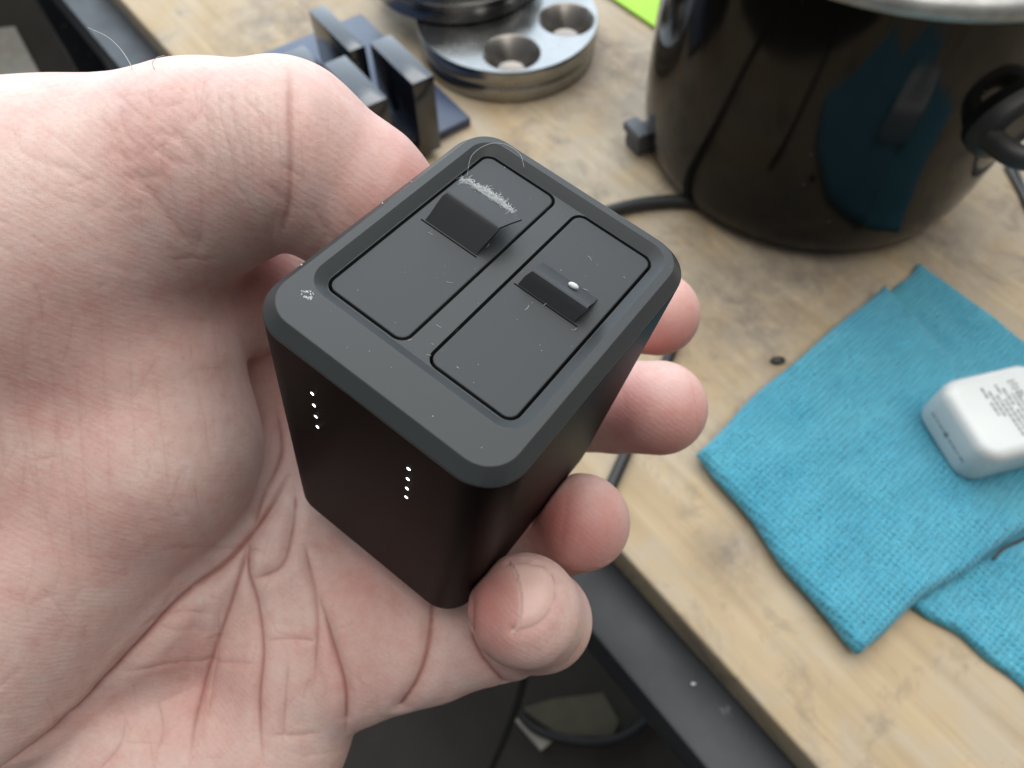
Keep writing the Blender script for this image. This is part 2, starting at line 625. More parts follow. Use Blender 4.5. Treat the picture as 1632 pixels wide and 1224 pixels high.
strip([(-12.1, -3.8, 2.5, DZ - .05), (-11.9, -3.6, 3.1, -0.35), (-11.6, -3.3, 4.0, 0.85), (-11.3, -2.9, 4.9, 2.0), (-11.2, -2.8, 5.2, 2.35), (-11.15, -2.75, 5.4, 2.46),
       (-11.1, -2.65, 5.7, 2.48), (-11.0, -2.3, 6.9, 2.42), (-11.0, -2.0, 8.0, 2.28), (-10.3, -1.9, 8.7, 2.12)], 0.38, 'pull_tab', d1, jag=0.10)
strip([(2.85, 11.4, 2.45, DZ - .05), (2.95, 11.5, 2.75, -0.55), (3.3, 11.7, 3.15, 0.30), (3.6, 11.85, 3.5, 1.0), (3.7, 11.9, 3.65, 1.2), (3.75, 11.9, 3.9, 1.26),
       (3.7, 11.9, 4.4, 1.02), (3.4, 11.8, 5.8, 0.05), (3.2, 11.7, 7.2, -0.80), (3.1, 11.7, 7.7, DZ - .1)], 0.45, 'pull_tab', d2, jag=0.10)
# slits at the foot of each pull tab
for (x0, x1, p) in ((-12.5, -3.5, d1), (2.4, 12.0, d2)):
    bm = bmesh.new()
    bevel_box(bm, (x1 - x0, 0.22, 0.10), ((x0 + x1) / 2, 2.28, DZ + 0.0), 0.03, 1)
    cpart('slit', bm, M['gap'], 35, p)
# charge indicator dots on the front face
for u in (-8.1, 6.8):
    for z in (-8.7, -11.6, -14.5, -17.3):
        bm = bmesh.new()
        bmesh.ops.create_cone(bm, cap_ends=True, segments=16, radius1=0.27, radius2=0.24, depth=0.12, matrix=Matrix.Translation((u, -hl + 0.045, z)) @ Matrix.Rotation(math.pi / 2, 4, 'X'))
        cpart('indicator_light', bm, M['led'], 40)
# mark: pale round scuff on the bezel
bm = bmesh.new()
for k in range(26):
    a = rng.uniform(0, 2 * math.pi)
    r = rng.uniform(0.35, 1.1)
    bevel_box(bm, (rng.uniform(.08, .3), rng.uniform(.05, .12), 0.02), (-13.6 + .8 * r * math.cos(a), -16.4 + .6 * r * math.sin(a), 0.012), 0, rot=Matrix.Rotation(a + 1.5, 4, 'Z'))
cpart('scuff', bm, M['lint'])


# lint and specks lying on the charger
def on_box(name, bm, label, cat, group=None):
    o_ = link(name, bm_mesh(name, bm), M['lint'])
    o_.matrix_world = mw
    tag(o_, label, cat, group)
    return o_


bm = bmesh.new()
for k in range(950):
    t = rng.beta(1.5, 1.7)
    u = -11.6 + 8.6 * t
    bulge = 2.3 * math.sin(math.pi * t) ** 0.8
    v = 8.65 + bulge * rng.uniform(0.0, 1.0) + 0.12 * rng.normal()
    z = 2.15 - 1.5 * (v - 8.6) / 2.3 + rng.uniform(-0.5, 0.25)
    a = rng.uniform(0, 2 * math.pi)
    ln = rng.uniform(0.2, 0.8) * (1.6 if rng.uniform() < .06 else 1)
    dr = np.array([math.cos(a), math.sin(a), rng.uniform(-.3, .3)]) * ln
    q = np.array([u, v, z])
    bend = rng.normal(size=3) * 0.15
    tube(bm, [q, q + dr * .5 + bend, q + dr], 0.024, 4)
on_box('lint_tuft', bm, 'white fluffy lint tuft caught behind the taller pull tab', 'lint')
bm = bmesh.new()
tube(bm, smooth_path([(-13.0, 12.3, DZ + .3), (-14.4, 15.0, DZ + 1.2), (-14.2, 18.3, .1), (-12.6, 20.0, .15), (-10.0, 20.0, .15), (-8.2, 18.7, -.2)], 6), 0.02, 5)
on_box('hair', bm, 'fine pale hair looping over the back of the charger recess', 'hair')
bm = bmesh.new()
bmesh.ops.create_icosphere(bm, subdivisions=2, radius=1, matrix=Matrix.Translation((8.5, 6.0, 0.35)) @ Matrix.Rotation(0.1, 4, 'Z') @ Matrix.Diagonal((0.75, 0.42, 0.35, 1)))
on_box('crumb', bm, 'pale oval crumb behind the low pull tab', 'crumb')
bm = bmesh.new()
nsp = 0
for k in range(55):
    u, v = rng.uniform(-hw + 2, hw - 2), rng.uniform(-hl + 2, hl - 2)
    inrec = FX > abs(u) + .3 and FY0 + .3 < v < FY1 - .3
    mouth = abs(u) > RX + .5 or v < RY0 - .5 or v > RY1 + .5
    if not (inrec or mouth):
        continue
    s = rng.choice([.035, .05, .07, .12], p=[.6, .3, .08, .02])
    bmesh.ops.create_icosphere(bm, subdivisions=1, radius=s, matrix=Matrix.Translation((u, v, (DZ if inrec else 0) + s * .4)))
for k in range(16):                                  # short fibres
    u, v = rng.uniform(-13, 13), rng.uniform(-13, 17)
    a = rng.uniform(0, 6.3)
    q = np.array([u, v, DZ + .05])
    d_ = np.array([math.cos(a), math.sin(a), 0]) * rng.uniform(.3, .9)
    tube(bm, [q, q + d_ * .5 + rng.normal(size=3) * [.08, .08, 0], q + d_], 0.025, 4)
for q, s in (((-17.3, -13.6, -.3), .13), ((-17.2, .3, -.3), .13), ((-17.0, 5.6, -.1), .10), ((16.0, -20.6, -1.7), .16), ((18.0, -15.0, -1.9), .10)):
    bmesh.ops.create_icosphere(bm, subdivisions=1, radius=s, matrix=Matrix.Translation(q))
od = on_box('dust', bm, 'white dust specks scattered over the charger top', 'dust')
od['kind'] = 'stuff'


# ------------------------------------------------------------------ the hand
def sd_cone(P, a, b, ra, rb):
    ba = b - a
    L2 = ba @ ba
    t = np.clip(((P - a) @ ba) / L2, 0, 1)
    d = P - a - t[:, None] * ba
    return np.sqrt((d * d).sum(1)) - (ra + (rb - ra) * t)


def smin(a, b, k):
    h = np.clip(0.5 + 0.5 * (b - a) / k, 0, 1)
    return b + (a - b) * h - k * h * (1 - h)


def chain(*nodes):
    """nodes (px, py, depth mm, radius mm) -> list of tapered segments in camera-frame millimetres."""
    out = []
    for n0, n1 in zip(nodes[:-1], nodes[1:]):
        out.append((px_mm(*n0[:3]), px_mm(*n1[:3]), n0[3], n1[3]))
    return out


PALM = (chain((-900, 900, 140, 27), (-330, 820, 132, 26), (60, 650, 128, 26)) +
        chain((-330, 820, 132, 26), (-60, 1000, 130, 25), (230, 930, 137, 19)) +
        chain((-620, 900, 139, 25), (-60, 1090, 136, 23.5), (250, 1190, 139, 19), (425, 1178, 137, 13.5), (475, 1080, 137, 13)) +
        chain((230, 930, 137, 17), (430, 740, 148, 13)) +
        chain((230, 930, 137, 17), (450, 880, 143, 13.5), (470, 1020, 138, 13)) +
        chain((230, 400, 118, 12), (370, 455, 131, 11.5), (520, 450, 150, 11)) +
        chain((440, 900, 142, 13), (610, 990, 137, 11.8), (660, 1010, 136, 10.5)) +
        chain((60, 650, 135, 22), (390, 560, 150, 12.5), (430, 720, 149, 12.5), (450, 870, 143, 12.5)))
THENAR = (chain((60, 640, 121, 26), (195, 560, 118, 17.5), (228, 715, 120.5, 17.0), (-60, 1010, 122, 25)) +
          chain((60, 640, 121, 26), (228, 715, 120.5, 17.0)) +
          chain((-40, 560, 118, 27), (100, 480, 115, 21.5), (190, 448, 113.5, 13.8)))
THUMB = (chain((-620, 800, 136, 25), (-150, 490, 117, 25), (40, 406, 111, 24.3), (145, 352, 109.5, 20.3), (250, 306, 108, 15.8), (330, 268, 106, 14.2), (452, 246, 103, 12.7)),
         chain((452, 246, 103, 12.7), (570, 318, 108, 11.2), (668, 392, 113.5, 9.3)))
FINGERS = [
    chain((390, 545, 150, 12.5), (610, 500, 168, 10.5), (850, 478, 170, 9.5), (980, 494, 159, 9.0), (1049, 501, 150, 8.5)),
    chain((430, 720, 149, 12.5), (640, 690, 164, 10.5), (860, 652, 160, 9.6), (985, 648, 147, 9.2), (1051, 650, 137, 8.9)),
    chain((450, 870, 143, 12.5), (640, 850, 154, 10.3), (800, 862, 150, 9.4), (880, 846, 141, 9.0), (926, 832, 133, 8.9)),
    chain((470, 1020, 138, 13), (560, 1056, 136, 11.2), (690, 1034, 134, 9.2), (800, 1002, 132, 8.7), (862, 988, 125, 8.4), (836, 972, 113, 8.7)),
]


def fold(prims, P, k):
    d = None
    for a, b, ra, rb in prims:
        e = sd_cone(P, a, b, ra, rb)
        d = e if d is None else smin(d, e, k)
    return d


def box_sdf(P, grow=0.12):
    Q = (P - BT) @ BR
    q = np.abs(Q - np.array([0, 0, -BH / 2])) - np.array([BW / 2, BL / 2, BH / 2])
    rr = BRAD
    d2 = q[:, :2] + rr
    dxy = np.sqrt((np.maximum(d2, 0) ** 2).sum(1)) + np.minimum(d2.max(1), 0) - rr
    return np.maximum(dxy, q[:, 2]) - grow


def hand_sdf(P):
    palm = fold(PALM, P, 7.0)
    then = fold(THENAR, P, 5.0)
    base = smin(palm, then, 3.0)
    thumb = smin(fold(THUMB[0], P, 3.5), fold(THUMB[1], P, 2.0), 1.4)
    base = smin(base, thumb, 3.2)
    fg = None
    for f in FINGERS:
        e = fold(f, P, 1.6)
        fg = e if fg is None else smin(fg, e, 0.5)
    d = smin(base, fg, 3.5)
    return -smin(-d, box_sdf(P), 0.5)


def surface_nets(lo, hi, h):
    n = np.ceil((hi - lo) / h).astype(int) + 1
    B = 8
    nb = np.ceil(n / B).astype(int)
    n = nb * B
    g = [lo[i] + h * np.arange(n[i]) for i in range(3)]
    # coarse pass on block centres
    c = [lo[i] + h * (np.arange(nb[i]) * B + (B - 1) / 2) for i in range(3)]
    CX = np.stack(np.meshgrid(*c, indexing='ij'), -1).reshape(-1, 3)
    dc = np.concatenate([hand_sdf(x) for x in np.array_split(CX, max(1, len(CX) // 200000))])
    F = np.repeat(np.repeat(np.repeat(np.sign(dc).reshape(nb).astype(np.float32) * 50, B, 0), B, 1), B, 2)
    act = np.nonzero(np.abs(dc) < h * B * 0.9 + 0.8)[0]
    off = np.stack(np.meshgrid(*[np.arange(B)] * 3, indexing='ij'), -1).reshape(-1, 3)
    for part in np.array_split(act, max(1, len(act) // 800)):
        bi = np.stack(np.unravel_index(part, nb), 1) * B
        idx = (bi[:, None, :] + off[None]).reshape(-1, 3)
        F[idx[:, 0], idx[:, 1], idx[:, 2]] = hand_sdf(lo + idx * h)
    S = (F < 0)
    cnt = np.zeros(tuple(n - 1), np.uint8)
    corners = [(i, j, k) for i in (0, 1) for j in (0, 1) for k in (0, 1)]
    for i, j, k in corners:
        cnt += S[i:n[0] - 1 + i, j:n[1] - 1 + j, k:n[2] - 1 + k]
    cells = np.argwhere((cnt > 0) & (cnt < 8))
    vid = -np.ones(tuple(n - 1), np.int32)
    vid[cells[:, 0], cells[:, 1], cells[:, 2]] = np.arange(len(cells))
    val = np.stack([F[cells[:, 0] + i, cells[:, 1] + j, cells[:, 2] + k] for i, j, k in corners], 1)
    acc = np.zeros((len(cells), 3))
    num = np.zeros(len(cells))
    cor = np.array(corners, float)
    for a in range(8):
        for b in range(a + 1, 8):
            if np.abs(cor[a] - cor[b]).sum() != 1:
                continue
            va, vb = val[:, a], val[:, b]
            m = (va < 0) != (vb < 0)
            t = np.where(m, va / np.where(m, va - vb, 1), 0)
            acc += np.where(m[:, None], cor[a] + t[:, None] * (cor[b] - cor[a]), 0)
            num += m
    V = lo + (cells + acc / num[:, None]) * h
    quads = []
    for ax in range(3):
        o1, o2 = [(1, 2), (2, 0), (0, 1)][ax]
        sl0 = [slice(1, n[i] - 1) for i in range(3)]
        sl1 = list(sl0)
        sl0[ax] = slice(0, n[ax] - 1)
        sl1[ax] = slice(1, n[ax])
        A, Bv = S[tuple(sl0)], S[tuple(sl1)]
        e = np.argwhere(A != Bv)
        flip = A[e[:, 0], e[:, 1], e[:, 2]]
        e = e + np.array([0 if i == ax else 1 for i in range(3)])

        def vv(d1, d2):
            q = e.copy()
            q[:, o1] -= d1
            q[:, o2] -= d2
            return vid[q[:, 0], q[:, 1], q[:, 2]]
        q = np.stack([vv(0, 0), vv(1, 0), vv(1, 1), vv(0, 1)], 1)
        q[~flip] = q[~flip][:, ::-1]
        quads.append(q)
    return V, np.concatenate(quads)


V, Q = surface_nets(np.array([-215., -62, 82]), np.array([46., 108, 190]), 0.5)


def normals(V, Q):
    n = np.cross(V[Q[:, 2]] - V[Q[:, 0]], V[Q[:, 3]] - V[Q[:, 1]])
    out = np.zeros_like(V)
    for k in range(4):
        for c in range(3):
            out[:, c] += np.bincount(Q[:, k], n[:, c], len(V))
    return out / (np.linalg.norm(out, axis=1, keepdims=True) + 1e-12)


def refine(V, Q):
    """split every quad that faces the lens (with a margin round the contour) into four."""
    n = normals(V, Q)
    vd = V / np.linalg.norm(V, axis=1, keepdims=True)
    px = V[:, :2] / V[:, 2:] * FPX + np.array([816, 612])
    ok = ((n * vd).sum(1) < 0.30) & (px[:, 0] > -60) & (px[:, 1] < 1290)
    sel = ok[Q].all(1)
    A = Q[sel]
    E = np.sort(np.stack([A, np.roll(A, -1, 1)], -1).reshape(-1, 2), 1)
    U, inv = np.unique(E[:, 0].astype(np.int64) * len(V) + E[:, 1], return_inverse=True)
    mid = (V[U // len(V)] + V[U % len(V)]) / 2
    cen = V[A].mean(1)
    e = len(V) + inv.reshape(-1, 4)
    c = len(V) + len(mid) + np.arange(len(A))
    new = [np.stack([A[:, k], e[:, k], c, e[:, (k + 3) % 4]], 1) for k in range(4)]
    return np.concatenate([V, mid, cen]), np.concatenate([Q[~sel]] + new)


V, Q = refine(V, Q)
NRM = normals(V, Q)
for _ in range(2):                       # even out the facets left by the split
    acc, num = np.zeros_like(V), np.zeros(len(V))
    for k in range(4):
        for o2 in (1, 3):
            for c in range(3):
                acc[:, c] += np.bincount(Q[:, k], V[Q[:, (k + o2) % 4], c], len(V))
            num += np.bincount(Q[:, k], minlength=len(V))
    V = V * 0.5 + 0.5 * acc / num[:, None]
NRM = normals(V, Q)
PXY = V[:, :2] / V[:, 2:] * FPX + np.array([816, 612])
FACING = (NRM * V).sum(1) < 0
vis = np.nonzero(FACING)[0]
# first-hit depth lookup on a 4 px grid
gx = np.clip((PXY[vis, 0] + 400) // 4, 0, 599).astype(int)
gy = np.clip((PXY[vis, 1] + 100) // 4, 0, 399).astype(int)
zbuf = np.full((600, 400), 1e9)
np.minimum.at(zbuf, (gx, gy), V[vis, 2])


def hit(px, py):
    i, j = int((px + 400) // 4), int((py + 100) // 4)
    if not (1 <= i < 598 and 1 <= j < 398):
        return None
    z = zbuf[i - 1:i + 2, j - 1:j + 2]
    z = z[z < 1e8]
    return None if len(z) == 0 else px_mm(px, py, float(np.median(z)))


DISP = np.zeros(len(V))
TINT = np.zeros((len(V), 4), np.float32)
TINT[:, 3] = 1


def curve_dist(pts):
    P = [np.array([*p, 0.0]) for p in pts]
    ext = np.abs(P[-1] - P[0]).sum()
    line = [hit(q[0], q[1]) for q in smooth_path(P, max(3, int(min(60, 8 + ext / 9) / len(P))))]
    line = np.array([q for q in line if q is not None])
    if len(line) < 2:
        return None
    m = np.nonzero(((V > line.min(0) - 4) & (V < line.max(0) + 4)).all(1) & FACING)[0]
    X = V[m]
    best = np.full(len(m), 1e9)
    par = np.zeros(len(m))
    for i in range(len(line) - 1):
        a, b = line[i], line[i + 1]
        ab = b - a
        t = np.clip((X - a) @ ab / (ab @ ab + 1e-9), 0, 1)
        d = np.linalg.norm(X - a - t[:, None] * ab, axis=1)
        s = d < best
        best[s] = d[s]
        par[s] = (i + t[s]) / (len(line) - 1)
    return m, best, par


def crease(pts, depth, w, tint=0.6, puff=0.16, fade=True):
    r = curve_dist(pts)
    if r is None:
        return
    m, d, par = r
    amp = np.clip(np.minimum(par, 1 - par) * 6, 0, 1) if fade else 1.0
    w = max(w * 0.55, 0.18)
    g = np.exp(-(d / w) ** 2)
    soft = np.exp(-(d / (3.6 * w)) ** 2)
    p = np.exp(-((d - 7.0 * w) / (4.0 * w)) ** 2)
    DISP[m] += amp * depth * (-0.34 * g - 0.42 * soft + puff * p)
    TINT[m, 1] = np.maximum(TINT[m, 1], amp * tint * (0.8 * np.exp(-(d / (w * 0.9)) ** 2) + 0.2 * soft))


def flush(px, py, z, r, amt):
    c = px_mm(px, py, z)
    d = np.linalg.norm(V - c, axis=1) / r
    TINT[:, 0] = np.maximum(TINT[:, 0], amt * np.exp(-d ** 2))


# main flexure lines
crease([(-20, 1240), (90, 1165), (190, 1065), (290, 955), (370, 885), (430, 805), (468, 745)], 1.5, 0.85, 0.85)
crease([(392, 860), (385, 905), (365, 970), (340, 1040), (315, 1120), (300, 1220)], 0.95, 0.6, 0.75)
crease([(398, 850), (395, 905), (410, 960), (418, 1040), (412, 1120), (420, 1224)], 0.9, 0.55, 0.75)
crease([(400, 850), (420, 790), (450, 720), (440, 640)], 0.9, 0.6, 0.7)
crease([(472, 770), (470, 830), (450, 900), (400, 925)], 0.8, 0.55, 0.65)
crease([(485, 860), (500, 930), (505, 1000), (500, 1090)], 0.6, 0.5, 0.55)
crease([(505, 940), (530, 1030), (548, 1090), (552, 1130), (550, 1175)], 1.2, 0.6, 0.85)
crease([(690, 962), (687, 1000), (678, 1050), (662, 1092), (640, 1126)], 0.95, 0.75, 0.85, fade=False)
crease([(748, 965), (750, 1010), (764, 1045), (786, 1074), (804, 1092)], 0.9, 0.75, 0.85, fade=False)
for p in ([(250, 880), (330, 872), (440, 878)], [(180, 1075), (300, 1055), (420, 1058)], [(220, 1000), (290, 975), (350, 978)], [(430, 1170), (470, 1172), (510, 1168)], [(420, 1020), (470, 1018), (510, 1022)],
          [(350, 960), (345, 1050), (330, 1150)], [(460, 1050), (455, 1120), (450, 1200)], [(250, 1110), (260, 1160), (245, 1215)], [(200, 1150), (190, 1190), (150, 1235)]):
    crease(p, 0.24, 0.36, 0.32)
# thumb base and joint lines
crease([(462, 95), (463, 180), (464, 260), (460, 330), (445, 385)], 0.6, 0.75, 0.45)
for x0, x1, dep in ((430, 432, .16), (412, 418, .20), (395, 402, .18), (372, 392, .26), (352, 372, .26), (330, 345, .16), (442, 448, .14), (478, 482, .1)):
    crease([(x0 - 6, 125), (x0, 190), (x1, 260), (x1 + 2, 330)], dep * .42, 0.36, 0.12)
crease([(310, 215), (318, 300), (322, 360), (312, 402)], 0.16, 0.6, 0.15)
crease([(312, 408), (290, 372), (262, 338), (235, 300), (205, 262)], 0.20, 0.7, 0.15)
crease([(205, 262), (240, 225), (265, 200)], 0.07, 0.36, 0.12)
crease([(215, 200), (245, 235), (285, 262)], 0.07, 0.36, 0.12)
crease([(260, 190), (300, 230), (318, 260)], 0.07, 0.36, 0.12)
for p in ([(40, 300), (110, 320), (190, 335), (250, 330)], [(20, 240), (100, 270), (170, 300)], [(60, 200), (130, 250), (165, 290)], [(100, 350), (160, 330), (230, 265)], [(150, 170), (190, 230), (200, 300)],
          [(180, 160), (220, 150), (250, 170)], [(140, 310), (170, 250), (190, 190)]):
    crease(p, 0.05, 0.36, 0.09)
# fine vertical lines on the thenar pad
for x, y0, y1, s in ((30, 470, 900, 40), (75, 520, 960, 50), (120, 560, 920, 25), (160, 480, 800, 15), (20, 640, 900, 70), (300, 520, 760, 40), (335, 500, 690, 35), (250, 600, 800, 20), (205, 520, 760, 12), (-20, 500, 760, 30)):
    crease([(x, y0), (x + s * .3, (2 * y0 + y1) / 3), (x + s * .7, (y0 + 2 * y1) / 3), (x + s, y1)], 0.055, 0.36, 0.12)
for k in range(190):
    x, y = rng.uniform(-30, 560), rng.uniform(120, 1215)
    if y < 420:
        a = rng.normal(1.2 if x > 280 else 0.7, 0.5)
    elif y > 860 and x > 250:
        a = rng.normal(1.55, 0.35) if rng.uniform() < .6 else rng.normal(0.05, 0.25)
    else:
        a = rng.normal(1.45, 0.3) if rng.uniform() < .75 else rng.normal(0.0, 0.4)
    ln = rng.uniform(25, 95)
    crease([(x, y), (x + ln * .5 * math.cos(a) + rng.normal() * 4, y + ln * .5 * math.sin(a)), (x + ln * math.cos(a), y + ln * math.sin(a))], rng.uniform(.05, .13) * (.5 if 430 < y < 900 else .8), 0.30, rng.uniform(.08, .2))
for x0, y0, x1, y1 in ((985, 600, 1000, 690), (1100, 600, 1112, 690), (905, 770, 890, 880), (1040, 470, 1048, 550)):
    crease([(x0, y0), ((x0 + x1) / 2 + 3, (y0 + y1) / 2), (x1, y1)], 0.08, 0.4, 0.12)
# pinky nail
NAILF = [(812, 893), (824, 915), (830, 945), (831, 975), (826, 998), (818, 1006)]
NAILS = [(818, 1006), (845, 1000), (868, 985), (883, 960), (886, 932), (876, 908), (850, 896), (812, 893)]
crease(NAILS, 0.42, 0.40, 0.40, 0.10, fade=False)
r = curve_dist(NAILF)
if r is not None:
    m, d, par = r
    left = PXY[m, 0] < np.interp(PXY[m, 1], [893, 915, 945, 975, 998, 1006], [812, 824, 830, 831, 826, 818])
    DISP[m] += np.where(left, -0.13 * np.exp(-(d / 0.5) ** 2), 0.08 * np.exp(-(d / 0.6) ** 2))
    TINT[m, 1] = np.maximum(TINT[m, 1], np.where(left, 0.12 * np.exp(-((d - .3) / 0.3) ** 2), 0))  # thin shadow under the nail's free edge, painted into the tint
    TINT[m, 2] = np.maximum(TINT[m, 2], np.exp(-(d / 0.28) ** 2))
poly = np.array(NAILF + NAILS[1:-1], float)


def inside(pts, poly):
    x, y = pts[:, 0], pts[:, 1]
    c = np.zeros(len(pts), bool)
    j = len(poly) - 1
    for i in range(len(poly)):
        xi, yi = poly[i]
        xj, yj = poly[j]
        s = ((yi > y) != (yj > y)) & (x < (xj - xi) * (y - yi) / (yj - yi + 1e-9) + xi)
        c ^= s
        j = i
    return c


m = np.nonzero(FACING & inside(PXY, poly) & (V[:, 2] < 122))[0]
nm = np.zeros(len(V))
nm[m] = 1.0
for _ in range(4):                       # soften the border of the nail plate over the mesh
    acc, num = np.zeros(len(V)), np.zeros(len(V))
    for k in range(4):
        acc += np.bincount(Q[:, k], nm[Q[:, (k + 1) % 4]], len(V)) + np.bincount(Q[:, k], nm[Q[:, (k + 3) % 4]], len(V))
        num += 2 * np.bincount(Q[:, k], minlength=len(V))
    nm = 0.5 * nm + 0.5 * acc / num
TINT[:, 2] = np.maximum(TINT[:, 2], 0.72 * nm)
DISP += 0.14 * nm * np.clip(1 - (PXY[:, 0] - 826) / 62, 0, 1)
crease([(838, 972), (845, 985), (842, 1000)], 0.0, 0.3, 0.0)
# ring-finger nail edge peeping out
crease([(948, 908), (962, 905), (974, 893)], -0.35, 0.4, 0.0, 0)
# colour of the skin itself: flushed finger pads, knuckle folds and thumb web
for a in ((775, 960, 108, 8.5, .75), (800, 1030, 118, 9, .55), (880, 830, 126, 9, .9), (940, 850, 126, 10, .7), (990, 650, 132, 10, .7), (1060, 690, 133, 11, .65), (1060, 530, 148, 10, .85), (1090, 480, 148, 7, .4),
          (640, 330, 104, 13, .55), (540, 300, 98, 10, .25), (250, 240, 94, 8, .28), (400, 410, 120, 12, .75), (410, 520, 140, 12, .6), (230, 520, 102, 13, .25), (100, 560, 98, 14, .30), (60, 850, 98, 12, .30),
          (600, 930, 126, 12, .35), (560, 1060, 124, 9, .3), (330, 1100, 122, 14, .3), (460, 650, 138, 9, .4)):
    flush(*a)
V2 = V + NRM * DISP[:, None]
VW = cam_to_world(V2)
me = bpy.data.meshes.new('hand')
me.vertices.add(len(VW))
me.vertices.foreach_set('co', VW.astype(np.float32).ravel())
me.loops.add(Q.size)
me.loops.foreach_set('vertex_index', Q.astype(np.int32).ravel())
me.polygons.add(len(Q))
me.polygons.foreach_set('loop_start', np.arange(0, Q.size, 4, dtype=np.int32))
me.update(calc_edges=True)
me.validate()
att = me.color_attributes.new('tint', 'FLOAT_COLOR', 'POINT')
att.data.foreach_set('color', TINT.ravel())
hand = link('hand', me, M['skin'])
tag(hand, 'bare left hand with palm up, fingers curled around the black charger', 'hand')
md = hand.modifiers.new('relax', 'SMOOTH')
md.factor = 0.3
md.iterations = 1

# ------------------------------------------------------------------ things on the bench
# pot
PC = np.array([0.1625, 0.330, TABLE])
PR, PH = 0.0912, 0.1345
pot = empty('pot', PC)
tag(pot, 'round glossy black enamel pot with grey rim and side lug', 'pot')
bm = bmesh.new()
prof = [(0.0, 0.006), (0.060, 0.006), (0.068, 0.002), (0.078, 0.0015), (0.0835, 0.004), (0.0865, 0.009), (0.0890, 0.017), (0.0904, 0.028), (0.0912, 0.045), (0.0916, 0.08), (0.0920, PH - 0.004), (0.0922, PH)]
lathe(bm, prof, 96)
link('pot_body', bm_mesh('pot_body', bm), M['pot'], pot, angle=50)
bm = bmesh.new()
lathe(bm, [(0.0922, PH), (0.0965, PH + 0.0005), (0.0985, PH + 0.003), (0.0985, PH + 0.006), (0.096, PH + 0.0085), (0.089, PH + 0.009), (0.086, PH + 0.007), (0.086, PH)], 96)
link('rim', bm_mesh('rim', bm), M['rim'], pot, angle=50)
bm = bmesh.new()
lathe(bm, [(0.086, PH + 0.004), (0.084, PH - 0.02), (0.0835, 0.02), (0.078, 0.012), (0.0, 0.011)], 96)
link('inside', bm_mesh('inside', bm), M['pot'], pot, angle=50)
# side lug: a round boss and a thick loop
ang = math.radians(-62)
lug = empty('lug_frame', (0, 0, 0))
bpy.data.objects.remove(lug)
dr = np.array([math.cos(ang), math.sin(ang), 0])
tg = np.array([-dr[1], dr[0], 0])
zz = np.array([0, 0, 1.0])
bm = bmesh.new()
rings = []
for (rad, out) in ((0.0165, -0.004), (0.0165, 0.004), (0.0150, 0.0065), (0.0115, 0.0075), (0.0105, 0.006), (0.0, 0.006)):
    rings.append([tuple(dr * (PR + out) + zz * 0.084 + (tg * math.cos(a) * 1.25 + zz * math.sin(a)) * rad) for a in np.linspace(0, 2 * math.pi, 33)[:-1]])
loft(bm, rings)
lugo = link('lug', bm_mesh('lug', bm), M['rubber'], pot, angle=45)
bm = bmesh.new()
hp = [dr * (PR + 0.005) + tg * -0.017 + zz * 0.084, dr * (PR + 0.020) + tg * -0.016 + zz * 0.085, dr * (PR + 0.028) + zz * 0.086, dr * (PR + 0.020) + tg * 0.016 + zz * 0.085, dr * (PR + 0.005) + tg * 0.017 + zz * 0.084]
tube(bm, smooth_path(hp, 8), 0.0048, 12)
link('loop', bm_mesh('loop', bm), M['rubber'], lugo, angle=60)

# power cord of the pot: over the bench, behind the charger, over the edge and down
cz = TABLE + 0.0037
bm = bmesh.new()
ed = bench_pt(0.33, 0.0)
pts = [at(1180, 335, cz), at(1110, 322, cz), at(1050, 322, cz), at(985, 333, cz), at(900, 362, cz), at(800, 405, cz), bench_pt(0.335, 0.02, cz), bench_pt(0.345, -0.022, cz - .003), bench_pt(0.35, -0.034, TABLE - 0.03),
       bench_pt(0.35, -0.030, TABLE - 0.06), bench_pt(0.34, 0.03, TABLE - 0.10), bench_pt(0.34, 0.30, 0.25), bench_pt(0.34, 0.4, 0.006)]
tube(bm, smooth_path([p - PC for p in pts], 10), 0.0035, 12)
link('power_cord', bm_mesh('power_cord', bm), M['rubber'], pot)
# second cable: along the bench, over the edge and down to the floor
bm = bmesh.new()
pts = [at(1088, 508, cz), at(1070, 560, cz), at(1022, 668, cz), at(975, 772, cz)]
e1 = at(945, 838, cz)
pts += [e1, e1 + np.array([-0.020, -0.024, -0.012]), e1 + np.array([-0.026, -0.032, -0.06]), e1 + np.array([-0.028, -0.034, -0.22]), e1 + np.array([-0.05, -0.06, -0.45]), e1 + np.array([-0.10, -0.12, -0.74])]
tube(bm, smooth_path(pts, 10), 0.0026, 12)
tag(link('hanging_cable', bm_mesh('hanging_cable', bm), M['rubber']), 'thin black cable crossing the bench behind the fingers and hanging over its edge', 'cable')

